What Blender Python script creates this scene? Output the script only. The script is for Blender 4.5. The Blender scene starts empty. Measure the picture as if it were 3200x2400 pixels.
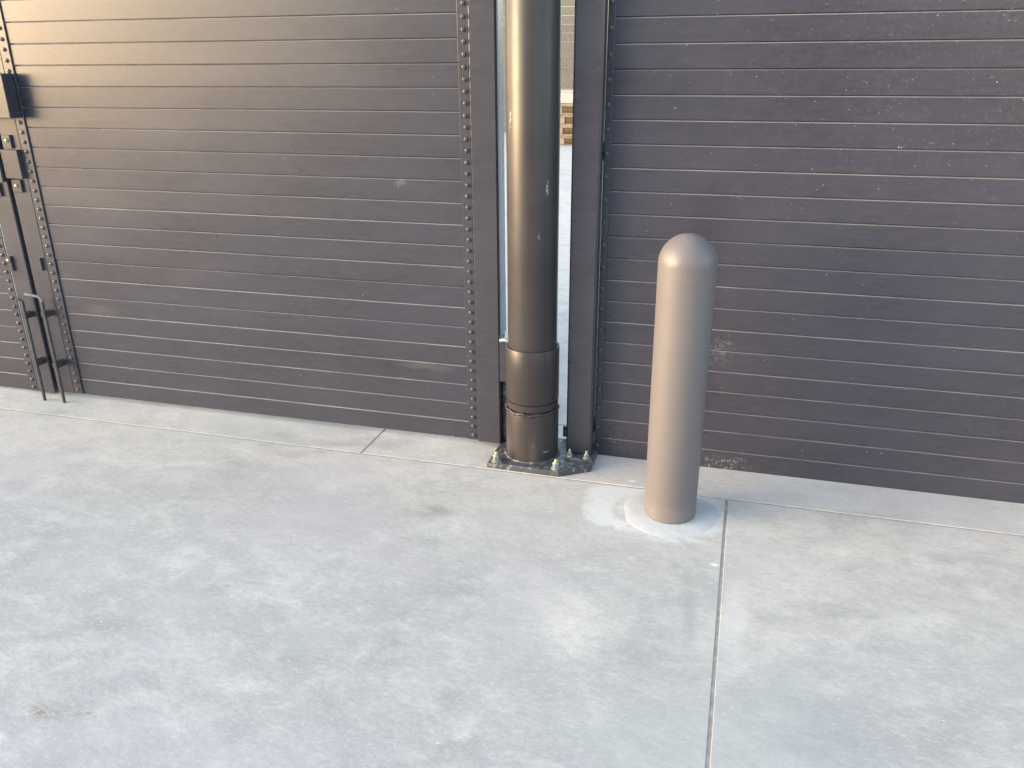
import bpy, math, random
from mathutils import Vector, Matrix, Euler

# ------------------------------------------------------------------ camera, sky, sun, exposure
S = 0.82                      # plan units -> metres
scn = bpy.context.scene
COL = scn.collection

cam_d = bpy.data.cameras.new("camera")
cam = bpy.data.objects.new("camera", cam_d)
COL.objects.link(cam)
scn.camera = cam
F_PX, PITCH, YAW, ROLL, DIST, EYE = 2571.2, 0.3777, 0.2742, -0.0071, 3.6666, 1.8455
cam_d.sensor_width = 36.0
cam_d.lens = 36.0 * F_PX / 3200.0
cam_d.clip_start = 0.05
cam_d.clip_end = 2000.0


def cam_vec(u, w, v):         # right, forward, up -> world
    c, s = math.cos(ROLL), math.sin(ROLL)
    u, v = c * u - s * v, s * u + c * v
    c, s = math.cos(PITCH), math.sin(PITCH)
    w, v = c * w + s * v, -s * w + c * v
    c, s = math.cos(YAW), math.sin(YAW)
    return Vector((c * u - s * w, s * u + c * w, v))


r_, f_, u_ = cam_vec(1, 0, 0), cam_vec(0, 1, 0), cam_vec(0, 0, 1)
m3 = Matrix((r_, u_, -f_)).transposed()
cam.matrix_world = Matrix.Translation((0, -DIST * S, EYE * S)) @ m3.to_4x4()

SUN_AZ = math.radians(64)     # from straight behind the camera (-Y) round towards the left (-X)
SUN_EL = math.radians(8)
sun_dir = Vector((-math.sin(SUN_AZ) * math.cos(SUN_EL), -math.cos(SUN_AZ) * math.cos(SUN_EL), math.sin(SUN_EL)))

world = bpy.data.worlds.new("World")
scn.world = world
world.use_nodes = True
wn, wl = world.node_tree.nodes, world.node_tree.links
wn.clear()
sky = wn.new("ShaderNodeTexSky")
sky.sky_type = 'NISHITA'
sky.sun_disc = False
sky.sun_elevation = SUN_EL
sky.sun_rotation = math.atan2(sun_dir.x, sun_dir.y)
sky.air_density = 1.0
sky.dust_density = 2.0
sky.ozone_density = 1.0
hs = wn.new("ShaderNodeHueSaturation")
hs.inputs["Saturation"].default_value = 0.78
wb = wn.new("ShaderNodeMix")          # the phone's white balance: the whole sky a touch cooler
wb.data_type = 'RGBA'
wb.blend_type = 'MULTIPLY'
wb.inputs[0].default_value = 1.0
wb.inputs[7].default_value = (1.0, 1.0, 0.985, 1.0)
bg = wn.new("ShaderNodeBackground")
bg.inputs["Strength"].default_value = 0.15
wo = wn.new("ShaderNodeOutputWorld")
wl.new(sky.outputs[0], hs.inputs["Color"])
wl.new(hs.outputs[0], wb.inputs[6])
wl.new(wb.outputs[2], bg.inputs["Color"])
wl.new(bg.outputs[0], wo.inputs["Surface"])

sun_d = bpy.data.lights.new("sun", 'SUN')
sun_d.energy = 0.010
sun_d.angle = math.radians(36)
sun_d.color = (1.0, 0.80, 0.55)
sun = bpy.data.objects.new("sun", sun_d)
COL.objects.link(sun)
sun.rotation_euler = sun_dir.to_track_quat('Z', 'Y').to_euler()

scn.view_settings.view_transform = 'Standard'
scn.view_settings.look = 'None'
scn.view_settings.gamma = 1.0
scn.view_settings.use_curve_mapping = False
scn.view_settings.exposure = 2.84
scn.cycles.max_bounces = 6
scn.cycles.diffuse_bounces = 3
scn.cycles.glossy_bounces = 3
scn.render.resolution_x, scn.render.resolution_y = 1024, 768

random.seed(7)


# ------------------------------------------------------------------ mesh helpers (plan units in, metres out)
def mesh(name, verts, faces, smooth=None):
    me = bpy.data.meshes.new(name)
    me.from_pydata([(x * S, y * S, z * S) for x, y, z in verts], [], faces)
    me.update()
    if smooth is not None:
        if smooth >= 3.1:
            me.polygons.foreach_set("use_smooth", [True] * len(me.polygons))
        else:
            me.polygons.foreach_set("use_smooth", [True] * len(me.polygons))
            me.set_sharp_from_angle(angle=smooth)
    return me


class Geo:
    def __init__(self):
        self.v, self.f = [], []

    def add(self, v, f):
        n = len(self.v)
        self.v += v
        self.f += [tuple(i + n for i in q) for q in f]
        return self

    def box(self, x0, x1, y0, y1, z0, z1, b=0.0):
        """box with all edges chamfered by b"""
        if b <= 0:
            v = [(x, y, z) for z in (z0, z1) for y in (y0, y1) for x in (x0, x1)]
            f = [(0, 2, 3, 1), (4, 5, 7, 6), (0, 1, 5, 4), (2, 6, 7, 3), (0, 4, 6, 2), (1, 3, 7, 5)]
            return self.add(v, f)
        P = []
        idx = {}
        for sx in (0, 1):
            for sy in (0, 1):
                for sz in (0, 1):
                    X, Y, Z = (x0, x1)[sx], (y0, y1)[sy], (z0, z1)[sz]
                    dx, dy, dz = (b, -b)[sx], (b, -b)[sy], (b, -b)[sz]
                    for k, p in enumerate(((X, Y + dy, Z + dz), (X + dx, Y, Z + dz), (X + dx, Y + dy, Z))):
                        idx[(sx, sy, sz, k)] = len(P)
                        P.append(p)
        f = []
        g = lambda a, b_, c, k: idx[(a, b_, c, k)]
        for s in (0, 1):
            q = [g(s, 0, 0, 0), g(s, 1, 0, 0), g(s, 1, 1, 0), g(s, 0, 1, 0)]
            f.append(tuple(q if s else q[::-1]))
            q = [g(0, s, 0, 1), g(0, s, 1, 1), g(1, s, 1, 1), g(1, s, 0, 1)]
            f.append(tuple(q if s else q[::-1]))
            q = [g(0, 0, s, 2), g(1, 0, s, 2), g(1, 1, s, 2), g(0, 1, s, 2)]
            f.append(tuple(q if s else q[::-1]))
        for a in (0, 1):
            for c in (0, 1):
                q = [g(0, a, c, 1), g(1, a, c, 1), g(1, a, c, 2), g(0, a, c, 2)]
                f.append(tuple(q))
                q = [g(a, 0, c, 0), g(a, 1, c, 0), g(a, 1, c, 2), g(a, 0, c, 2)]
                f.append(tuple(q))
                q = [g(a, c, 0, 0), g(a, c, 1, 0), g(a, c, 1, 1), g(a, c, 0, 1)]
                f.append(tuple(q))
                for e in (0, 1):
                    f.append((g(a, c, e, 0), g(a, c, e, 1), g(a, c, e, 2)))
        return self.add(P, f)

    def lathe(self, prof, cx=0, cy=0, n=32, cap0=False, cap1=False):
        """prof: list of (r, z) bottom to top, about the vertical axis"""
        base = len(self.v)
        for r, z in prof:
            for k in range(n):
                a = 2 * math.pi * k / n
                self.v.append((cx + r * math.cos(a), cy + r * math.sin(a), z))
        for i in range(len(prof) - 1):
            for k in range(n):
                k2 = (k + 1) % n
                self.f.append((base + i * n + k, base + i * n + k2, base + (i + 1) * n + k2, base + (i + 1) * n + k))
        if cap0:
            self.f.append(tuple(base + k for k in range(n))[::-1])
        if cap1:
            self.f.append(tuple(base + (len(prof) - 1) * n + k for k in range(n)))
        return self

    def prism(self, poly, z0, z1):
        n = len(poly)
        b = len(self.v)
        self.v += [(x, y, z0) for x, y in poly] + [(x, y, z1) for x, y in poly]
        self.f.append(tuple(b + i for i in range(n))[::-1])
        self.f.append(tuple(b + n + i for i in range(n)))
        for i in range(n):
            j = (i + 1) % n
            self.f.append((b + i, b + j, b + n + j, b + n + i))
        return self

    def tube(self, pts, r, n=10):
        """round bar along a polyline"""
        P = [Vector(p) for p in pts]
        b = len(self.v)
        up = Vector((0.31, -0.87, 0.2)).normalized()
        for i, p in enumerate(P):
            t = (P[min(i + 1, len(P) - 1)] - P[max(i - 1, 0)]).normalized()
            e1 = t.cross(up).normalized()
            e2 = t.cross(e1)
            for k in range(n):
                a = 2 * math.pi * k / n
                self.v.append(tuple(p + r * (math.cos(a) * e1 + math.sin(a) * e2)))
        for i in range(len(P) - 1):
            for k in range(n):
                k2 = (k + 1) % n
                self.f.append((b + i * n + k, b + i * n + k2, b + (i + 1) * n + k2, b + (i + 1) * n + k))
        self.f.append(tuple(b + k for k in range(n)))
        self.f.append(tuple(b + (len(P) - 1) * n + k for k in range(n))[::-1])
        return self

    def build(self, name, mat, parent=None, loc=(0, 0, 0), smooth=None, fix=True):
        me = mesh(name, self.v, self.f, smooth)
        if fix:
            import bmesh
            bm = bmesh.new()
            bm.from_mesh(me)
            bmesh.ops.recalc_face_normals(bm, faces=bm.faces)
            bm.to_mesh(me)
            bm.free()
        return put(name, me, mat, parent, loc)


def put(name, me, mat, parent=None, loc=(0, 0, 0), rot=(0, 0, 0)):
    o = bpy.data.objects.new(name, me)
    if me is not None and mat is not None and not me.materials:
        me.materials.append(mat)
    COL.objects.link(o)
    o.location = (loc[0] * S, loc[1] * S, loc[2] * S)
    o.rotation_euler = rot
    if parent is not None:
        o.parent = parent
    return o


def thing(name, label, cat, loc=(0, 0, 0), group=None):
    o = put(name, None, None, None, loc)
    tag(o, label, cat, group)
    return o


def tag(o, label, cat=None, group=None, kind=None):
    if label:
        o["label"] = label
    if cat:
        o["category"] = cat
    if group:
        o["group"] = group
    if kind:
        o["kind"] = kind
    return o


# ------------------------------------------------------------------ material helpers
class NT:
    def __init__(self, name):
        self.m = bpy.data.materials.new(name)
        self.m.use_nodes = True
        self.n = self.m.node_tree.nodes
        self.l = self.m.node_tree.links
        self.bsdf = self.n["Principled BSDF"]
        self.geo = self.n.new("ShaderNodeNewGeometry")
        self.pos = self.geo.outputs["Position"]
        self.warps = {}

    def set(self, k, v):
        i = self.bsdf.inputs[k]
        if hasattr(v, "is_linked"):
            self.l.new(v, i)
        else:
            i.default_value = v if not isinstance(v, tuple) or len(v) == 4 else (*v, 1)

    def inp(self, node, k, v):
        i = node.inputs[k]
        if hasattr(v, "is_linked"):
            self.l.new(v, i)
        else:
            i.default_value = v if not (isinstance(v, tuple) and len(v) == 3 and i.type == 'RGBA') else (*v, 1)

    def math(self, op, a, b=0.0, clamp=False):
        nd = self.n.new("ShaderNodeMath")
        nd.operation = op
        nd.use_clamp = clamp
        self.inp(nd, 0, a)
        self.inp(nd, 1, b)
        return nd.outputs[0]

    def mapping(self, scale=(1, 1, 1), loc=(0, 0, 0), rot=(0, 0, 0), src=None):
        nd = self.n.new("ShaderNodeMapping")
        self.l.new(src or self.pos, nd.inputs["Vector"])
        nd.inputs["Scale"].default_value = scale
        nd.inputs["Location"].default_value = loc
        nd.inputs["Rotation"].default_value = rot
        return nd.outputs[0]

    def noise(self, scale, detail=4.0, rough=0.55, vec=None, dist=0.0, color=False):
        nd = self.n.new("ShaderNodeTexNoise")
        self.l.new(vec or self.pos, nd.inputs["Vector"])
        nd.inputs["Scale"].default_value = scale
        nd.inputs["Detail"].default_value = detail
        nd.inputs["Roughness"].default_value = rough
        nd.inputs["Distortion"].default_value = dist
        return nd.outputs["Color" if color else 0]

    def voronoi(self, scale, vec=None, feature='F1', out="Distance", rnd=1.0):
        nd = self.n.new("ShaderNodeTexVoronoi")
        nd.feature = feature
        self.l.new(vec or self.pos, nd.inputs["Vector"])
        nd.inputs["Scale"].default_value = scale
        nd.inputs["Randomness"].default_value = rnd
        return nd.outputs[out]

    def range(self, v, a, b, c=0.0, d=1.0, smooth=False):
        nd = self.n.new("ShaderNodeMapRange")
        if smooth:
            nd.interpolation_type = 'SMOOTHSTEP'
        self.inp(nd, 0, v)
        for k, q in zip((1, 2, 3, 4), (a, b, c, d)):
            nd.inputs[k].default_value = q
        return nd.outputs[0]

    def ramp(self, v, stops):
        nd = self.n.new("ShaderNodeValToRGB")
        self.l.new(v, nd.inputs[0])
        e = nd.color_ramp.elements
        while len(e) < len(stops):
            e.new(0.5)
        for q, (t, c) in zip(e, stops):
            q.position = t
            q.color = (*c, 1)
        return nd.outputs[0]

    def mix(self, fac, a, b, mode='MIX'):
        nd = self.n.new("ShaderNodeMix")
        nd.data_type = 'RGBA'
        nd.blend_type = mode
        nd.clamp_factor = True
        self.inp(nd, 0, fac)
        self.inp(nd, 6, a)
        self.inp(nd, 7, b)
        return nd.outputs[2]

    def blob(self, x, y, z, rx, ry, rz, edge=0.6, warp=0.0, wscale=3.0):
        """soft ellipsoid mask round a place (plan units), 1 inside"""
        src = self.pos
        if warp:
            key = 9 if wscale < 15 else 28
            if key not in self.warps:
                self.warps[key] = self.noise(key, 3, 0.6, color=True)
            nz = self.warps[key]
            vm = self.n.new("ShaderNodeVectorMath")
            vm.operation = 'MULTIPLY_ADD'
            self.l.new(nz, vm.inputs[0])
            vm.inputs[1].default_value = (warp, warp, warp)
            vm2 = self.n.new("ShaderNodeVectorMath")
            vm2.operation = 'SUBTRACT'
            self.l.new(src, vm2.inputs[0])
            vm2.inputs[1].default_value = (warp / 2, warp / 2, warp / 2)
            self.l.new(vm2.outputs[0], vm.inputs[2])
            src = vm.outputs[0]
        vs = self.n.new("ShaderNodeVectorMath")
        vs.operation = 'SUBTRACT'
        self.l.new(src, vs.inputs[0])
        vs.inputs[1].default_value = (x * S, y * S, z * S)
        vd = self.n.new("ShaderNodeVectorMath")
        vd.operation = 'MULTIPLY'
        self.l.new(vs.outputs[0], vd.inputs[0])
        vd.inputs[1].default_value = (1 / (rx * S), 1 / (ry * S), 1 / (rz * S))
        ln = self.n.new("ShaderNodeVectorMath")
        ln.operation = 'LENGTH'
        self.l.new(vd.outputs[0], ln.inputs[0])
        return self.range(ln.outputs["Value"], edge, 1.0, 1.0, 0.0, smooth=True)

    def bump(self, h, strength=0.2, dist=0.01, normal=None):
        nd = self.n.new("ShaderNodeBump")
        nd.inputs["Strength"].default_value = strength
        nd.inputs["Distance"].default_value = dist
        self.l.new(h, nd.inputs["Height"])
        if normal is not None:
            self.l.new(normal, nd.inputs["Normal"])
        self.l.new(nd.outputs[0], self.bsdf.inputs["Normal"])
        return nd.outputs[0]


def mat_gate(name, base, rough, specks=True):
    t = NT(name)
    big = t.noise(1.6, 3, 0.6, t.mapping((1, 1, 3)))
    col = t.mix(t.range(big, 0.35, 0.7), base, tuple(c * 1.25 for c in base))
    grime = t.noise(60, 3, 0.7, t.mapping((0.25, 1, 1)))
    col = t.mix(t.range(grime, 0.35, 0.8, 0, 0.22), col, (0.10, 0.095, 0.10))
    rg = t.range(big, 0.3, 0.7, rough - 0.012, rough + 0.02)
    if specks:
        # pale dust lodged on the upward-facing chamfer of every board
        nrm = t.n.new("ShaderNodeSeparateXYZ")
        t.l.new(t.geo.outputs["True Normal"], nrm.inputs[0])
        oi = t.n.new("ShaderNodeObjectInfo")
        dst = t.noise(4, 5, 0.75, t.mapping((1, 1, 25)))
        amt = t.math('MULTIPLY', t.math('ADD', t.math('MULTIPLY', oi.outputs["Random"], 0.6), .4), t.range(dst, 0.34, 0.64, 0.45, 1.0), clamp=True)
        dust = t.math('MULTIPLY', t.math('GREATER_THAN', nrm.outputs[2], 0.25), amt)
        # pale specks of dried plaster dust, thick on the upper right-hand fence, sparse elsewhere
        patch = t.blob(0.75, 0, 1.9, 1.6, 1.0, 0.95, 0.1)
        patchy = t.noise(3.2, 3, 0.6)
        dens = t.math('MULTIPLY', patch, t.range(patchy, 0.35, 0.65, 0.15, 1))
        dens = t.math('MAXIMUM', dens, t.range(patchy, 0.58, 0.85, 0.03, 0.35))
        vo = t.n.new("ShaderNodeTexVoronoi")
        t.l.new(t.pos, vo.inputs["Vector"])
        vo.inputs["Scale"].default_value = 120
        sep = t.n.new("ShaderNodeSeparateColor")
        t.l.new(vo.outputs["Color"], sep.inputs[0])
        size = t.math('MULTIPLY', t.math('POWER', sep.outputs[0], 3.0), 0.24)
        on = t.math('LESS_THAN', sep.outputs[1], t.math('MULTIPLY', dens, 0.7))
        sp = t.math('MULTIPLY', t.math('LESS_THAN', vo.outputs["Distance"], size), on)
        sp = t.math('MULTIPLY', sp, t.math('ADD', t.math('MULTIPLY', t.math('POWER', sep.outputs[2], 3.0), .55), .12))
        fn = t.noise(70, 4, 0.75)
        haze = t.math('MULTIPLY', dens, t.range(fn, 0.5, 0.8, 0, 0.2))
        col = t.mix(haze, col, (0.3, 0.29, 0.29))
        col = t.mix(sp, col, (0.55, 0.53, 0.5))
        # scuffs: chipped paint at the foot of the fence beside the bollard, a chalk rub on the gate, a splash
        hi = t.range(fn, 0.54, 0.64, 0, .5)
        mid = t.range(fn, 0.48, 0.66, 0, .22)
        m = t.math('MULTIPLY', t.blob(0.0, 0, 0.03, 0.2, 0.3, 0.06, 0.1, 0.05, 20), hi)
        chip2 = t.math('MULTIPLY', t.blob(-0.48, 0, 0.07, 0.14, 0.3, 0.09, 0.2), t.range(fn, 0.58, 0.68, 0, .3))
        chalk = t.math('MULTIPLY', t.blob(-1.567, -.04, 1.304, 0.06, 0.2, 0.035, 0.3, 0.03, 30), mid)
        spl = t.math('MULTIPLY', t.blob(-0.05, 0, 0.605, 0.1, 0.3, 0.12, 0.05), mid)
        rub = t.math('MULTIPLY', t.blob(-1.472, -.04, 0.402, 0.2, 0.2, 0.03, 0.1, 0.05, 8), 0.06)
        rub2 = t.math('MULTIPLY', t.blob(-3.40, -.04, 0.555, 0.16, 0.2, 0.05, 0.1, 0.05, 8), 0.045)
        for q in (chip2, chalk, spl, rub, rub2):
            m = t.math('MAXIMUM', m, q)
        col = t.mix(m, col, (0.5, 0.49, 0.48))
        col = t.mix(dust, col, (0.24, 0.245, 0.245))
    t.set("Base Color", col)
    t.set("Roughness", rg)
    t.set("IOR", 1.5)
    wav = t.noise(5, 2, 0.5, t.mapping((0.25, 1, 1)))
    t.bump(wav, 0.09, 0.004)
    return t.m


def mat_plain(name, base, rough, metal=0.0, var=0.15, scale=12, bump=0.05, chips=None, ior=1.5):
    t = NT(name)
    nz = t.noise(scale, 5, 0.6)
    col = t.mix(t.range(nz, 0.3, 0.7), tuple(c * (1 - var) for c in base), tuple(min(1, c * (1 + var)) for c in base))
    if chips:
        ccol, cscale, thr = chips
        col = t.mix(t.range(t.noise(cscale, 4, 0.65), thr, thr + 0.03), col, ccol)
    t.set("Base Color", col)
    t.set("Metallic", metal)
    t.set("Roughness", t.range(t.noise(scale * 2.3, 4, 0.6), 0.3, 0.7, max(0.02, rough - 0.06), rough + 0.08))
    t.set("IOR", ior)
    if bump:
        t.bump(t.noise(scale * 20, 3, 0.6), bump, 0.003)
    return t.m


def mat_concrete(name, tone=1.0, marks=True):
    t = NT(name)
    T = lambda r, g, b: (r * tone, g * tone, b * tone)
    warm, cool, pale, dark = T(.535, .508, .478), T(.405, .402, .398), T(.62, .605, .59), T(.29, .292, .295)
    xyz = t.n.new("ShaderNodeSeparateXYZ")
    t.l.new(t.pos, xyz.inputs[0])
    n1 = t.noise(0.8, 3, 0.55, dist=0.4)
    n2 = t.noise(2.4, 5, 0.64, t.mapping((1, 1.6, 1), rot=(0, 0, 0.6)), dist=0.8)
    n2b = t.noise(3.0, 5, 0.66, t.mapping((1, 1.35, 1), loc=(7, 2, 0), rot=(0, 0, -0.5)), dist=0.7)
    n3 = t.noise(10, 5, 0.68, t.mapping((0.8, 1.3, 1), loc=(3, 1, 0), rot=(0, 0, 0.9)))
    n4 = t.noise(52, 4, 0.72, t.mapping((0.75, 1.4, 1), rot=(0, 0, 0.4)))
    # paler and warmer along the gate, greyer out in the yard
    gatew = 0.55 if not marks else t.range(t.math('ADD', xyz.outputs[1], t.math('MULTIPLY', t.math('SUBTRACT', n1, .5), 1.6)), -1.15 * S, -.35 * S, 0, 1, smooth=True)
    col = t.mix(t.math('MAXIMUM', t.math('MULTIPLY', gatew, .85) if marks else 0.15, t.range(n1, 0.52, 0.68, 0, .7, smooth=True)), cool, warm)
    yard = t.range(t.math('ADD', xyz.outputs[1], t.math('MULTIPLY', t.math('SUBTRACT', n2b, .5), 1.5)), -1.2 * S, -2.3 * S, 0, .3, smooth=True)
    col = t.mix(yard, col, T(.30, .31, .325))
    col = t.mix(t.range(n2, 0.47, 0.72, 0, 0.56, smooth=True), col, dark)
    col = t.mix(t.range(n2b, 0.48, 0.74, 0, 0.52, smooth=True), col, pale)
    col = t.mix(t.range(n3, 0.48, 0.74, 0, 0.42), col, dark)
    col = t.mix(t.range(n3, 0.26, 0.48, 0.42, 0), col, pale)
    col = t.mix(t.range(n4, 0.5, 0.72, 0, 0.45), col, dark)
    col = t.mix(t.range(n4, 0.28, 0.46, 0.42, 0), col, pale)
    n6 = t.noise(170, 3, 0.75, t.mapping((0.6, 1.5, 1), rot=(0, 0, 0.6)))
    col = t.mix(t.range(n6, 0.5, 0.78, 0, 0.35), col, dark)
    col = t.mix(t.range(n6, 0.26, 0.48, 0.35, 0), col, pale)
    n5 = t.noise(1.3, 3, 0.5, t.mapping(loc=(11, 5, 0)))
    col = t.mix(t.range(n5, 0.54, 0.68, 0, 0.4, smooth=True), col, T(.38, .405, .395))
    col = t.mix(t.range(n5, 0.32, 0.46, 0.4, 0, smooth=True), col, T(.42, .40, .425))
    if marks:
        hi = t.range(n4, 0.42, 0.6, 0.1, 0.85)
        lo = t.range(n4, 0.6, 0.4, 0.1, 0.85)
        eff = t.math('MULTIPLY', t.math('MULTIPLY', t.blob(-0.43, -1.32, 0, 0.29, 0.29, 1, 0.0, 0.16, 6), t.range(n6, .62, .40, .2, 1)), t.range(n3, .62, .38, .4, 1))
        col = t.mix(eff, col, T(.60, .585, .53))
        brown = t.math('MULTIPLY', t.blob(-1.218, -0.745, 0, 0.17, 0.10, 1, 0.05, 0.10, 9), t.range(n3, .42, .6, .2, .6))
        col = t.mix(brown, col, T(.23, .195, .155))
        for bx, by, br in ((-1.915, -2.165, .075), (-1.775, -2.144, .05)):
            rust = t.math('MULTIPLY', t.blob(bx, by, 0, br, br * .55, 1, 0.05, 0.06, 25), hi)
            col = t.mix(rust, col, T(.25, .15, .10))
        # cement wash spilt round the bollard's footing and out to its left
        r1 = t.blob(-0.41, -0.46, 0, 0.185, 0.235, 1, 0.70, 0.16, 9)
        hole = t.blob(-0.345, -0.50, 0, 0.115, 0.13, 1, 0.6, 0.10, 9)
        r1 = t.math('MULTIPLY', r1, t.math('SUBTRACT', 1.0, t.math('MULTIPLY', hole, 0.85)))
        r2 = t.blob(-0.185, -0.485, 0, 0.29, 0.27, 1, 0.72, 0.10, 28)
        r3 = t.blob(-0.34, -0.335, 0, 0.13, 0.055, 1, 0.6, 0.06, 28)
        spill = t.math('MAXIMUM', t.math('MAXIMUM', t.math('MULTIPLY', r1, .9), t.math('MULTIPLY', r2, t.range(n3, .38, .6, .8, .15))), r3)
        spill = t.math('MULTIPLY', spill, t.range(n6, 0.65, 0.4, 0.5, 0.95))
        col = t.mix(spill, col, T(.66, .69, .715))
        for bx, by, br in ((-.385, -.238, .032), (.022, -.83, .028), (-2.02, -2.30, .10)):
            dab = t.blob(bx, by, 0, br, br * .55, 1, 0.4, 0.05, 30)
            col = t.mix(t.math('MULTIPLY', dab, 0.75), col, T(.70, .72, .73))
        # a hairline crack in the right-hand slab
        wig = t.math('MULTIPLY', t.math('SUBTRACT', t.noise(5.5, 3, 0.6, t.mapping((1, 0, 0))), 0.5), 0.26)
        dy = t.math('ABSOLUTE', t.math('SUBTRACT', xyz.outputs[1], t.math('ADD', wig, -0.47 * S)))
        line = t.math('MULTIPLY', t.range(dy, 0.0008, 0.0032, 1, 0), t.range(xyz.outputs[0], 0.66 * S, 0.80 * S))
        col = t.mix(t.math('MULTIPLY', line, 0.4), col, T(.22, .215, .21))
        # pale rubs and a grey smear beside the joint
        rub = t.math('MULTIPLY', t.blob(0.10, -1.12, 0, 0.07, 0.30, 1, 0.3, 0.08, 5), .4)
        col = t.mix(rub, col, pale)
        smear = t.math('MULTIPLY', t.blob(-0.05, -1.2, 0, 0.035, 0.28, 1, 0.1, 0.05, 5), .4)
        col = t.mix(smear, col, dark)
        wet = t.math('MULTIPLY', t.blob(0.36, -1.75, 0, 0.30, 0.55, 1, 0.1, 0.2, 5), t.range(n3, .4, .6, .2, .5))
        col = t.mix(wet, col, T(.30, .335, .35))
    else:
        col = t.mix(.55, col, (.54, .57, .60))
    # short pale fibres and crumbs, a few dark grains
    vo = t.n.new("ShaderNodeTexVoronoi")
    t.l.new(t.mapping((1.0, 2.6, 1), rot=(0, 0, 0.5)), vo.inputs["Vector"])
    vo.inputs["Scale"].default_value = 22
    sp = t.n.new("ShaderNodeSeparateColor")
    t.l.new(vo.outputs["Color"], sp.inputs[0])
    f1 = t.math('MULTIPLY', t.math('LESS_THAN', vo.outputs["Distance"], t.math('MULTIPLY', sp.outputs[0], 0.12)), t.math('LESS_THAN', sp.outputs[1], 0.16))
    f1 = t.math('MULTIPLY', f1, t.range(n2, 0.42, 0.6, .2, 1))
    col = t.mix(t.math('MULTIPLY', f1, 0.6), col, T(.76, .76, .75))
    f2 = t.math('MULTIPLY', t.math('LESS_THAN', vo.outputs["Distance"], 0.045), t.math('GREATER_THAN', sp.outputs[1], 0.965))
    col = t.mix(t.math('MULTIPLY', f2, 0.8), col, T(.12, .11, .10))
    t.set("Base Color", col)
    t.set("Roughness", t.range(n3, 0.3, 0.7, 0.78, 0.95))
    t.set("IOR", 1.3)
    t.bump(t.math('ADD', n4, t.math('MULTIPLY', n6, .4)), 0.22, 0.004)
    return t.m


def mat_pipe(name, base, rough):
    t = NT(name)
    n = t.noise(7, 3, 0.6)
    col = t.mix(t.range(n, 0.3, 0.7), tuple(c * .88 for c in base), tuple(c * 1.12 for c in base))
    fn = t.noise(75, 3, 0.7)
    dirt = t.math('MULTIPLY', t.blob(-.9, -.1, .05, .3, .3, .26, .1), t.range(t.noise(16, 3, .6, t.mapping((1, 1, .15))), .48, .7, 0, .2))
    col = t.mix(dirt, col, (.3, .27, .24))
    m = None
    for x, y, z, a, b in ((-.815, -.2, 1.325, .006, .042), (-.772, -.215, .13, .016, .026), (-.806, -.215, .082, .02, .008), (-.788, -.22, .47, .007, .006), (-.96, -.2, .10, .007, .006), (-.977, -.2, 1.60, .004, .06), (-.86, -.2, .115, .008, .005), (-.845, -.2, 1.12, .006, .02)):
        q = t.math('MULTIPLY', t.blob(x, y, z, a, .06, b, .3, .015, 30), t.range(fn, .42, .58, 0, .55))
        m = q if m is None else t.math('MAXIMUM', m, q)
    col = t.mix(m, col, (.62, .60, .57))
    t.set("Base Color", col)
    t.set("Roughness", t.range(t.noise(11, 3, .6), .3, .7, rough - .03, rough + .05))
    t.set("Specular IOR Level", 0.32)
    t.bump(t.noise(130, 2, .6), .04, .003)
    return t.m


def mat_bollard(name, base, rough):
    t = NT(name)
    n = t.noise(4, 4, 0.6, t.mapping((1, 1, .6)))
    col = t.mix(t.range(n, 0.3, 0.7), tuple(c * .96 for c in base), tuple(c * 1.05 for c in base))
    foot = t.math('MULTIPLY', t.blob(-.189, -.4785, 0, .3, .3, .13, .1), t.range(t.noise(22, 4, .7), .4, .7, .05, .35))
    col = t.mix(foot, col, (.34, .32, .30))
    # faint scratches under the dome and pale mottling on top
    sc = t.math('MULTIPLY', t.blob(-.22, -.59, 1.07, .09, .2, .03, .2), t.range(t.noise(40, 3, .7, t.mapping((.5, .5, 5))), .6, .68, 0, .3))
    col = t.mix(sc, col, (.4, .37, .35))
    top = t.math('MULTIPLY', t.blob(-.189, -.4785, 1.22, .12, .12, .06, .2), t.range(t.noise(90, 3, .7), .45, .65, .05, .4))
    col = t.mix(top, col, (.30, .29, .31))
    t.set("Base Color", col)
    t.set("Roughness", t.range(t.noise(14, 3, .6), .3, .7, rough - .04, rough + .06))
    t.bump(t.noise(240, 2, .6), .05, .002)
    return t.m


GATE = mat_gate("dark_bronze_board_paint", (0.0335, 0.0335, 0.0495), 0.275)
FRAME = mat_gate("dark_bronze_frame_paint", (0.035, 0.0345, 0.048), 0.27, specks=False)
PIPE = mat_pipe("gloss_bronze_pipe_paint", (0.040, 0.036, 0.038), 0.30)
PLATE = mat_plain("scuffed_black_plate_paint", (0.062, 0.066, 0.075), 0.4, 0, 0.3, 18, 0.08, chips=((0.2, 0.2, 0.205), 40, 0.56))
EDGEBAR = mat_plain("blue_grey_edge_bar_paint", (0.16, 0.19, 0.23), 0.3, 0, 0.1, 8, 0.03)
BOLT = mat_plain("bronze_bolt_head_paint", (0.075, 0.07, 0.07), 0.3, 0, 0.15, 60, 0.0)
ZINC = mat_plain("zinc_plated_nut", (0.26, 0.30, 0.295), 0.45, 0.6, 0.12, 70, 0.05)
BRASS = mat_plain("yellow_zinc_stud", (0.48, 0.37, 0.20), 0.42, 0.6, 0.15, 70, 0.05)
ROD = mat_plain("painted_steel_rod", (0.045, 0.045, 0.05), 0.34, 0, 0.2, 40, 0.05)
GALV = mat_plain("worn_galvanised_handle", (0.30, 0.35, 0.35), 0.4, 0.5, 0.2, 60, 0.05)
BOLLARD = mat_bollard("taupe_bollard_plastic", (0.138, 0.125, 0.128), 0.42)
DOMEMAT = BOLLARD
CONC = mat_concrete("smooth_grey_concrete")
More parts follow.
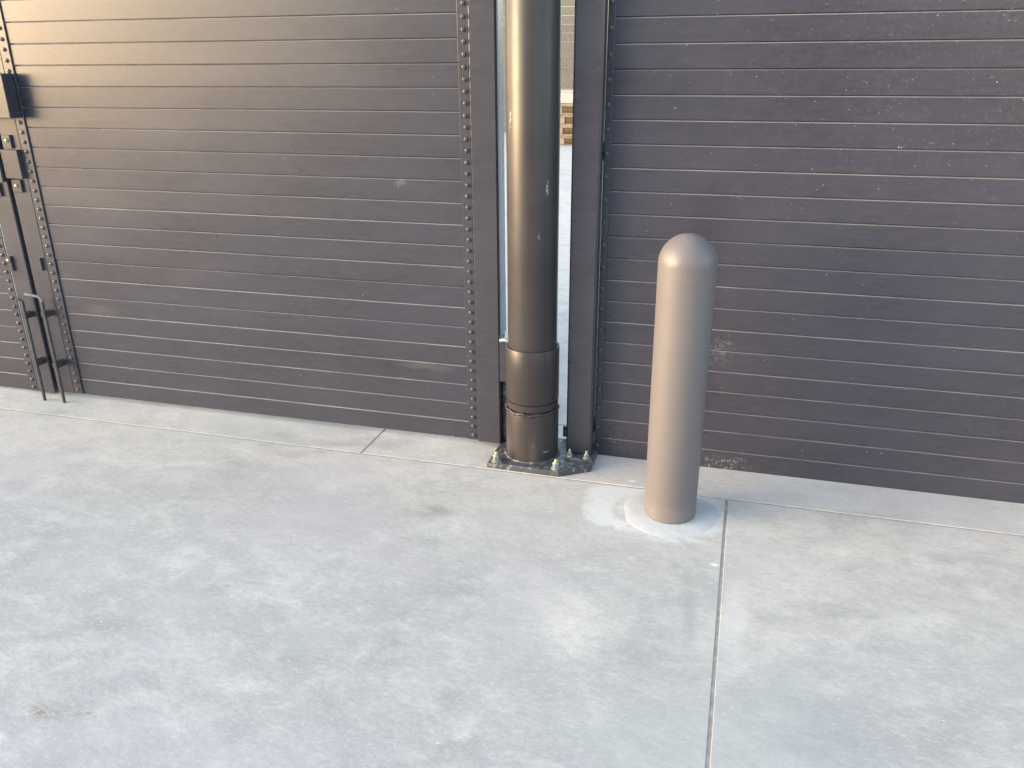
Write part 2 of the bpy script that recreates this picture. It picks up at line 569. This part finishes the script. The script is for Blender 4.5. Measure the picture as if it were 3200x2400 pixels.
GROUT = mat_concrete("pale_footing_grout", 1.08, marks=False)
DIRT = mat_plain("dirt_in_joint", (0.34, 0.305, 0.275), 0.9, 0, 0.3, 25, 0.2)
WOOD = mat_plain("weathered_pallet_wood", (0.24, 0.19, 0.145), 0.8, 0, 0.25, 14, 0.2)
CARD = mat_plain("white_carton_board", (0.38, 0.355, 0.33), 0.7, 0, 0.05, 10, 0.05)
SIDING = mat_plain("pale_bronze_siding", (0.12, 0.11, 0.105), 0.25, 0, 0.12, 6, 0.04)


# ------------------------------------------------------------------ the ground: base sheet and cast slabs
ground = Geo().add([(-400, -400, -0.0022), (400, -400, -0.0022), (400, 400, -0.0022), (-400, 400, -0.0022)], [(0, 1, 2, 3)]).build("concrete_pavement", DIRT, fix=False)
tag(ground, None, kind="structure")


def slab(x0, x1, y0, y1):
    j, b = 0.0062, 0.0016
    x0, x1, y0, y1 = x0 + j, x1 - j, y0 + j, y1 - j
    g = Geo()
    g.add([(x0, y0, -.010), (x1, y0, -.010), (x1, y1, -.010), (x0, y1, -.010),
           (x0, y0, -b), (x1, y0, -b), (x1, y1, -b), (x0, y1, -b),
           (x0 + b * .35, y0 + b * .35, -b * .3), (x1 - b * .35, y0 + b * .35, -b * .3), (x1 - b * .35, y1 - b * .35, -b * .3), (x0 + b * .35, y1 - b * .35, -b * .3),
           (x0 + b, y0 + b, 0), (x1 - b, y0 + b, 0), (x1 - b, y1 - b, 0), (x0 + b, y1 - b, 0)],
          [(k * 4 + i, k * 4 + (i + 1) % 4, k * 4 + 4 + (i + 1) % 4, k * 4 + 4 + i) for k in range(3) for i in range(4)] + [(12, 13, 14, 15)])
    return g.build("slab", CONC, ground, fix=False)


JY, JX, JXA = -0.292, 0.047, -1.741
for xa, xb in ((-16, -8.6), (-8.6, -4.35), (-4.35, JX), (JX, 4.4), (4.4, 9), (9, 16)):
    for ya, yb in ((-5.0, JY), (-9.5, -5.0), (-16, -9.5)):
        slab(xa, xb, ya, yb)
for xa, xb in ((-16, -6.2), (-6.2, JXA), (JXA, 2.7), (2.7, 16)):
    slab(xa, xb, JY, 0.30)
for xa, xb in ((-16, -9), (-9, -4.5), (-4.5, 0.04), (0.04, 4.5), (4.5, 16)):
    for ya, yb in ((0.30, 3.05), (3.05, 7.2), (7.2, 12), (12, 17), (17, 24)):
        slab(xa, xb, ya, yb)

# ------------------------------------------------------------------ shared small pieces
PITCHB = 0.1


def board_mesh(length, t=0.032):
    """one tongue-and-groove board, its front face at y=0, lying along +x"""
    P, g, c = PITCHB, 0.0028, 0.0044
    prof = [(0.0008, g), (0, g + .001), (0, P - c), (0.0018, P - c * .45), (c, P - .0004), (.013, P), (.013, P + .007), (t, P + .007), (t, .0095), (.0115, .0095), (.0115, g)]
    n = len(prof)
    v = [(0, y, z) for y, z in prof] + [(length, y, z) for y, z in prof]
    f = [(i, (i + 1) % n, n + (i + 1) % n, n + i) for i in range(n)] + [tuple(range(n))[::-1], tuple(range(n, 2 * n))]
    return mesh("board", v, [q[::-1] for q in f])


def bolt_mesh():
    """domed security bolt with a socket, facing -y"""
    g = Geo()
    prof = [(0.0, -.0050), (.0030, -.0050), (.0034, -.0080), (.0066, -.0078), (.0092, -.0058), (.0104, -.003), (.0108, 0)]
    n = 8
    g.v.append((0, -.0050, 0))
    for r, y in prof[1:]:
        for k in range(n):
            a = 2 * math.pi * k / n
            g.v.append((r * math.cos(a), y, r * math.sin(a)))
    for k in range(n):
        g.f.append((0, 1 + k, 1 + (k + 1) % n))
    for i in range(len(prof) - 2):
        for k in range(n):
            a, b = 1 + i * n + k, 1 + i * n + (k + 1) % n
            g.f.append((a, a + n, b + n, b))
    return mesh("bolt", g.v, g.f, 0.9)


BOLT_ME = bolt_mesh()
BOLT_ME.materials.append(BOLT)


def bolts(parent, x, y, z0, z1, step, jitter=0.0012):
    z = z0
    while z < z1:
        put("bolt", BOLT_ME, None, parent, (x + random.uniform(-jitter, jitter), y, z + random.uniform(-jitter, jitter)), (0, random.uniform(0, .7), 0))
        z += step


def boards(parent, me, x, y, z0, count, first=0):
    for i in range(count):
        a = random.uniform(-1, 1)
        o = put("board", me, None, parent, (x, y + random.uniform(-.0007, .0007), z0 + i * PITCHB),
                (math.radians(0.45 * a), 0, math.radians(random.uniform(-.02, .02))))


# hex nut with washer and stud
NUT = Geo()


def nut_parts(parent, x, y, z, r, h, stud):
    g = Geo()
    hx = [(r * math.cos(math.pi / 3 * k + .4), r * math.sin(math.pi / 3 * k + .4)) for k in range(6)]
    hi = [(.86 * a, .86 * b) for a, b in hx]
    v = [(a, b, 0) for a, b in hx] + [(a, b, h * .85) for a, b in hx] + [(a, b, h) for a, b in hi]
    f = [(i, (i + 1) % 6, 6 + (i + 1) % 6, 6 + i) for i in range(6)] + [(6 + i, 6 + (i + 1) % 6, 12 + (i + 1) % 6, 12 + i) for i in range(6)] + [tuple(range(12, 18))]
    g.add(v, f)
    o = g.build("nut", ZINC, parent, (x, y, z + .006))
    Geo().lathe([(r * 1.45, -.006), (r * 1.45, -.002), (r * 1.25, 0.001), (r * .9, 0.001)], n=18).build("washer", ZINC, o, smooth=.6)
    Geo().lathe([(r * .52, h * .9), (r * .52, h + stud), (r * .42, h + stud + .003)], n=12, cap1=True).build("stud", BRASS, o, smooth=.6)
    return o


# ------------------------------------------------------------------ the gate leaf hung on the round post
YL = -0.0413
ZTOP = 2.55
NB = 25
leaf = thing("gate_leaf", "wide dark bronze gate leaf of horizontal boards, hinged on the round post", "gate", (-2.4, YL, 0))
OX = -2.4


def L(x):
    return x - OX


bm_long = board_mesh(-1.236 + 3.634)
bm_long.materials.append(GATE)
boards(leaf, bm_long, L(-3.634), 0, 0.0245, NB)


# the right-hand edge of the leaf: bolt strip, stile, light edge bar
st = Geo().box(L(-1.249), L(-1.199), -.012, -.0015, .030, ZTOP, .002).build("bolt_strip", FRAME, leaf)
bolts(st, L(-1.2205), -.012, .056, ZTOP - .03, .05008)
Geo().box(L(-1.1975), L(-1.075), -.022, .078, .0265, ZTOP, .006).build("stile", FRAME, leaf)
Geo().box(L(-1.0745), L(-1.068), -.012, .072, .60, ZTOP - .01, .001).build("edge_bar", EDGEBAR, leaf)
# the left-hand edge: strip, stile
st = Geo().box(L(-3.686), L(-3.628), -.008, -.0015, .030, ZTOP, .002).build("bolt_strip", FRAME, leaf)
bolts(st, L(-3.656), -.008, .056, ZTOP - .03, .0498)
Geo().box(L(-3.806), L(-3.6875), -.006, .078, .0265, ZTOP, .004).build("stile", FRAME, leaf)
Geo().box(L(-3.806), L(-1.075), .034, .075, ZTOP + .001, ZTOP + .09, .004).build("top_rail", FRAME, leaf)
Geo().box(L(-3.685), L(-1.2), .042, .078, .05, .13, .004).build("bottom_rail", FRAME, leaf)
Geo().box(L(-3.685), L(-1.2), .042, .078, 1.42, 1.50, .004).build("middle_rail", FRAME, leaf)

# hinge: sleeve round the post, strap to the stile
PX, PY = -0.900, -0.104
for z0, z1 in ((0.325, 0.588),):
    sl = Geo().lathe([(.1195, z0), (.1265, z0), (.1275, z0 + .002), (.1275, z1 - .002), (.1265, z1), (.1190, z1), (.1185, z1 - .002), (.1185, z0 + .002), (.1195, z0)], L(PX), PY - YL, 64).build("hinge_sleeve", PIPE, leaf, smooth=.6)
    Geo().box(L(-1.0735), L(-1.005), -.028, -.012, z0 + .045, z1 - .010, .002).build("hinge_strap", FRAME, sl)
    Geo().tube([(L(-1.067), -.026, z1 - .006), (L(-1.045), -.036, z1 + .002), (L(-1.020), -.035, z1 - .006)], .010, 8).build("weld_bead", GALV, sl, smooth=1)

Geo().box(L(-1.0745), L(-1.028), .015, .070, .032, .36, .003).build("dark_gap_filler", PLATE, leaf)  # dark block added to stand in for the shade in the gap below the strap

# lock box over the meeting stiles, latch plates, latch bar
lb = Geo().box(L(-3.94), L(-3.630), -.088, -.0145, 1.575, 1.788, .003).build("lock_box", FRAME, leaf)
Geo().box(L(-3.948), L(-3.626), -.092, -.0885, 1.7885, 1.793, .001).build("lid", FRAME, lb)


def latch_plate(parent, ox, x0, x1, z0, z1, sx, sz, screw=True):
    o = Geo().box(x0 - ox, x1 - ox, -.020, -.0065, z0, z1, .0015).build("latch_plate", FRAME, parent)
    if screw:
        g = Geo()
        g.v.append((0, -.008, 0))
        for r, y in ((.006, -.008), (.0095, -.005), (.0105, 0)):
            for k in range(10):
                a = 2 * math.pi * k / 10
                g.v.append((r * math.cos(a), y, r * math.sin(a)))
        for k in range(10):
            g.f.append((0, 1 + k, 1 + (k + 1) % 10))
        for i in range(2):
            for k in range(10):
                a, b = 1 + i * 10 + k, 1 + i * 10 + (k + 1) % 10
                g.f.append((a, a + 10, b + 10, b))
        g.build("screw", BRASS, o, (sx - ox, -.0205, sz), smooth=1)
    return o


latch_plate(leaf, OX, -3.790, -3.735, 1.418, 1.487, -3.758, 1.459)
latch_plate(leaf, OX, -3.790, -3.730, 1.190, 1.258, -3.760, 1.226)
latch_plate(leaf, OX, -3.745, -3.712, .765, .835, -3.730, .80, False)
Geo().box(L(-3.804), L(-3.694), -.034, -.0070, 1.264, 1.414, .003).build("latch_keeper", FRAME, leaf)


def drop_bolt(parent, ox, x, top, hook, mat_h):
    r = .0088
    y, yb = -.045, -.085
    xb = x - ox

    def P(z):
        k = 1 - z / top
        return (xb + .042 * k, y + (yb - y) * k, z)

    o = Geo().tube([P(.001), P(.2), P(.4), P(top)], r, 12).build("drop_rod", ROD, parent, smooth=.7)
    if hook:
        Geo().tube([(xb + .003, y - .002, top - .012), (xb + .006, y - .008, top + .008), (xb - .004, y - .022, top + .024), (xb - .030, y - .036, top + .034), (xb - .062, y - .046, top + .040)], .0078, 8).build("handle", mat_h, o, smooth=1)
    else:
        Geo().tube([(xb + .004, y, top - .004), (xb - .012, y - .008, top + .010), (xb - .030, y - .010, top + .006)], .0075, 8).build("handle", mat_h, o, smooth=1)
    for z in (.225, top - .085):
        px, py, _ = P(z)
        Geo().box(px - .0135, px + .0135, py - .0130, py - .0105, z - .016, z + .016, .0008).box(px + .0110, px + .0135, py - .0102, -.0065, z - .016, z + .016).box(px - .0135, px - .0110, py - .0102, -.0065, z - .016, z + .016).build("guide", FRAME, o)
    return o


drop_bolt(leaf, OX, -3.738, .605, True, GALV)

# ------------------------------------------------------------------ the far leaf of the double gate
OX2 = -5.0
leaf2 = thing("gate_leaf", "narrow strip of the second gate leaf, left of the black gap beside the drop rods", "gate", (OX2, YL, 0))
bm2 = board_mesh(-3.992 + 6.40)
bm2.materials.append(GATE)
boards(leaf2, bm2, -6.40 - OX2, 0, 0.012, NB)
st = Geo().box(-4.005 - OX2, -3.951 - OX2, -.008, -.0015, .016, ZTOP, .002).build("bolt_strip", FRAME, leaf2)
bolts(st, -3.978 - OX2, -.008, .040, ZTOP - .03, .0498)
st = Geo().box(-6.44 - OX2, -6.385 - OX2, -.013, -.0015, .016, ZTOP, .002).build("bolt_strip", FRAME, leaf2)
Geo().box(-3.9495 - OX2, -3.832 - OX2, -.006, .078, .0125, ZTOP, .004).build("stile", FRAME, leaf2)
Geo().box(-6.56 - OX2, -6.4415 - OX2, -.022, .078, .0125, ZTOP, .004).build("stile", FRAME, leaf2)
Geo().box(-6.56 - OX2, -3.832 - OX2, .034, .075, ZTOP + .001, ZTOP + .09, .004).build("top_rail", FRAME, leaf2)
latch_plate(leaf2, OX2, -3.930, -3.878, 1.165, 1.235, -3.900, 1.196)
latch_plate(leaf2, OX2, -3.946, -3.916, .750, .835, -3.931, .812)
Geo().box(-3.94 - OX2, -3.815 - OX2, -.046, -.0070, 1.245, 1.407, .003).build("latch_bar", FRAME, leaf2)
drop_bolt(leaf2, OX2, -3.876, .588, False, ROD)

# ------------------------------------------------------------------ round hinge post
post = thing("gate_post", "round glossy bronze steel gate post bolted to a black base plate", "post", (PX, PY, 0))
Geo().lathe([(.1155, .27), (.1155, 2.75), (.113, 2.76), (.0005, 2.765)], n=72).build("pipe", PIPE, post, smooth=.6)
Geo().lathe([(.128, .0315), (.128, .262), (.126, .268), (.116, .270)], n=72).build("lower_pipe", PIPE, post, smooth=.6)
wb = Geo()
nw = 90
for k in range(nw):
    pass
prof = []
g = Geo()
for i in range(nw):
    a = 2 * math.pi * i / nw
    rr = .1245 + .0022 * math.sin(i * 2.1) + random.uniform(-.001, .001)
    zz = .274 + .003 * math.sin(i * .7) + random.uniform(-.0015, .0015)
    for q in range(6):
        b = 2 * math.pi * q / 6
        g.v.append(((rr + .0075 * math.cos(b)) * math.cos(a), (rr + .0075 * math.cos(b)) * math.sin(a), zz + .0085 * math.sin(b)))
for i in range(nw):
    for q in range(6):
        g.f.append((i * 6 + q, ((i + 1) % nw) * 6 + q, ((i + 1) % nw) * 6 + (q + 1) % 6, i * 6 + (q + 1) % 6))
g.build("weld_bead", PIPE, post, smooth=3.2)
Geo().lathe([(.1165, .288), (.1255, .288), (.1255, .3195), (.1165, .3195)], n=64).build("bearing_ring", PIPE, post, smooth=.6)
pl = [(-1.081, -.030), (-1.081, -.276), (-.728, -.284), (-.590, -.190), (-.590, .080), (-1.081, .080)]
pl = [(a - PX, b - PY) for a, b in pl]
n = len(pl)
cen = (sum(a for a, b in pl) / n, sum(b for a, b in pl) / n)
ins = [(cen[0] + (a - cen[0]) * .988, cen[1] + (b - cen[1]) * .988) for a, b in pl]
g = Geo()
g.v = [(a, b, .0005) for a, b in pl] + [(a, b, .0255) for a, b in pl] + [(a, b, .028) for a, b in ins]
g.f = [(i, (i + 1) % n, n + (i + 1) % n, n + i) for i in range(n)] + [(n + i, n + (i + 1) % n, 2 * n + (i + 1) % n, 2 * n + i) for i in range(n)] + [tuple(range(2 * n, 3 * n)), tuple(range(n))[::-1]]
bp = g.build("base_plate", PLATE, post)
g = Geo()
for i in range(60):
    a0 = 2 * math.pi * i / 60
    rr = .131
    for q in range(6):
        b = 2 * math.pi * q / 6
        g.v.append(((rr + .007 * math.cos(b)) * math.cos(a0), (rr + .007 * math.cos(b)) * math.sin(a0), .029 + .006 * math.sin(b)))
for i in range(60):
    for q in range(6):
        g.f.append((i * 6 + q, ((i + 1) % 60) * 6 + q, ((i + 1) % 60) * 6 + (q + 1) % 6, i * 6 + (q + 1) % 6))
g.build("weld_bead", PLATE, post, smooth=3.2)
for x, y, r, h, s in ((-1.043, -.247, .0172, .027, .012), (-.746, -.251, .0172, .027, .012), (-1.043, .04, .0172, .027, .012)):
    nut_parts(post, x - PX, y - PY, .028, r, h, s)

# ------------------------------------------------------------------ fixed fence panel with its square post
FX = 1.2
fence = thing("fence_panel", "fixed dark board fence panel with square post, behind the taupe bollard", "fence", (FX, 0, 0))
bmf = board_mesh(3.3 + .590)
bmf.materials.append(GATE)
boards(fence, bmf, -.590 - FX, 0, -.004 + .0, NB)
sp = Geo().box(-.735 - FX, -.610 - FX, -.085, .045, .0285, 2.66, .009).build("square_post", FRAME, fence)
Geo().box(-.742 - FX, -.604 - FX, -.088, .048, 2.661, 2.668, .002).build("post_cap", FRAME, sp)
st = Geo().box(-.6085 - FX, -.578 - FX, -.009, -.0015, .012, ZTOP, .0015).build("bolt_strip", FRAME, fence)
bolts(st, -.596 - FX, -.009, .056, ZTOP - .03, .1)
Geo().box(3.31 - FX, 3.43 - FX, -.085, .045, .001, 2.66, .006).build("square_post", FRAME, fence)
Geo().box(-.609 - FX, 3.309 - FX, .034, .08, .10, .18, .004).build("rail", FRAME, fence)
Geo().box(-.609 - FX, 3.309 - FX, .034, .08, 1.42, 1.50, .004).build("rail", FRAME, fence)
Geo().box(-.609 - FX, 3.309 - FX, -.004, .08, 2.51, 2.59, .004).build("top_rail", FRAME, fence)
ft = Geo().box(-.728 - FX, -.596 - FX, -.150, -.0865, .0285, .034, .001).build("foot_flange", PLATE, sp)
for x in (-.7075, -.6245):
    nut_parts(fence, x - FX, -.120, .034, .0125, .017, .012)
Geo().box(-.790 - FX, -.737 - FX, .100, .128, .0285, .085, .002).build("stop_block", PLATE, fence)

# ------------------------------------------------------------------ bollard and its grout collar
BX, BY, BR, BZ = -.189, -.4785, .1135, 1.105
bol = thing("bollard", "taupe dome topped bollard set in a pale concrete footing", "bollard", (BX, BY, 0))
Geo().lathe([(BR * .93, .004), (BR * .965, .010), (BR * .968, .02), (BR, BZ)], n=96).build("shaft", BOLLARD, bol, smooth=.9)
prof = [(BR * math.cos(a), BZ + BR * math.sin(a)) for a in [math.pi / 2 * k / 24 for k in range(0, 24)]] + [(.0004, BZ + BR)]
Geo().lathe(prof, n=96).build("dome_cap", DOMEMAT, bol, smooth=.9)
g = Geo()
ring = []
nr = 72
rad = [.098, .140, .165, .182, .198, .215]
zz = [.0055, .0052, .0045, .003, .001, -.002]
for r, z in zip(rad, zz):
    for k in range(nr):
        a = 2 * math.pi * k / nr
        w = 1 + .035 * math.sin(3 * a + 1) + .018 * math.sin(7 * a) + random.uniform(-.003, .003)
        q = w if r > .12 else 1
        g.v.append((r * q * math.cos(a), r * q * math.sin(a), z + (random.uniform(-.0008, .0008) if r > .12 else 0)))
for i in range(len(rad) - 1):
    for k in range(nr):
        k2 = (k + 1) % nr
        g.f.append((i * nr + k, (i + 1) * nr + k, (i + 1) * nr + k2, i * nr + k2))
collar = g.build("footing_collar", GROUT, ground, (BX, BY, 0), smooth=1.0)

# ------------------------------------------------------------------ yard behind, seen through the slot
rear = thing("rear_fence", "ribbed pale siding wall far behind the gap between the posts", "wall", (-4.4, 18.2, 0))
bl = Geo().box(-5, 5, .0, .03, 0.002, .196, .008)
rb = bl.build("siding_board", SIDING, rear, (0, 0, .01))
for i in range(1, 22):
    put("siding_board", rb.data, None, rear, (0, random.uniform(-.002, .002), .01 + .2 * i), (math.radians(random.uniform(-.6, .6)), 0, 0))
Geo().box(-5.1, -5.001, -.03, .12, .001, 4.5, .005).build("siding_post", SIDING, rear)
Geo().box(5.001, 5.1, -.03, .12, .001, 4.5, .005).build("siding_post", SIDING, rear)

PAL_H = .224
deck_me = mesh("deck_board", *(lambda q: (q.v, q.f))(Geo().box(-.6, .6, -.055, .055, 0, .026, .003)))
deck_me.materials.append(WOOD)
block_me = mesh("block", *(lambda q: (q.v, q.f))(Geo().box(-.06, .06, -.07, .07, 0, .135, .004)))
block_me.materials.append(WOOD)
str_me = mesh("stringer", *(lambda q: (q.v, q.f))(Geo().box(-.59, .59, -.03, .03, 0, .135, .004)))
str_me.materials.append(WOOD)
names = ["lowest wooden pallet, standing on the concrete behind the gap", "second wooden pallet from the ground in the stack behind the gap",
         "third wooden pallet from the ground in the stack behind the gap", "topmost wooden pallet, under the white carton behind the gap"]
for i in range(4):
    px, py = -4.10 + random.uniform(-.03, .03), 15.55 + random.uniform(-.03, .03)
    p = thing("pallet", names[i], "pallet", (px, py, .001 + PAL_H * i), "pallets stacked in the yard behind")
    p.rotation_euler = (0, 0, random.uniform(-.04, .04))
    for k in range(3):
        put("deck_board", deck_me, None, p, (0, -.5 + .5 * k, .0))
    for k in range(9):
        put("deck_board", deck_me, None, p, (0, -.5 + .125 * k, .1955))
    for k in range(3):
        put("deck_board", deck_me, None, p, (0, -.5 + .5 * k, .168))
    for q in range(3):
        put("block", block_me, None, p, (-.52 + .52 * q + .02, -.48, .030))
    for yy in (.48,):
        put("stringer", str_me, None, p, (0, yy, .030))
ct = thing("carton", "white carton on top of the stacked pallets behind the gap", "box", (-4.1, 15.55, .004 + PAL_H * 4))
Geo().box(-.55, .55, -.5, .5, 0, .23, .006).build("carton_body", CARD, ct)
Geo().box(-.56, .56, -.51, .51, .2305, .262, .004).build("carton_lid", CARD, ct)

# ------------------------------------------------------------------ low warehouse on the camera's side of the yard (only its reflection shows)
WALLM = mat_plain("brown_warehouse_wall", (0.085, 0.075, 0.07), 0.7, 0, 0.15, 2, 0.05)
wh = thing("warehouse", "dark low warehouse behind the camera, reflected in the glossy round post", "building", (-1.0, -18, 0))
Geo().box(-9.0, 5.5, -8, 0, .001, 5.2, .02).build("wall", WALLM, wh)
Geo().box(-9.2, 5.7, -8.2, .25, 5.201, 5.5, .03).build("roof", FRAME, wh)
for dx in (-6, -1.5, 3):
    dr = Geo().box(dx - 1.9, dx + 1.9, .002, .06, .02, 3.6, .01).build("roller_door", SIDING, wh)
    Geo().box(dx - .2, dx + .2, .061, .09, .30, .36, .005).build("handle", ROD, dr)
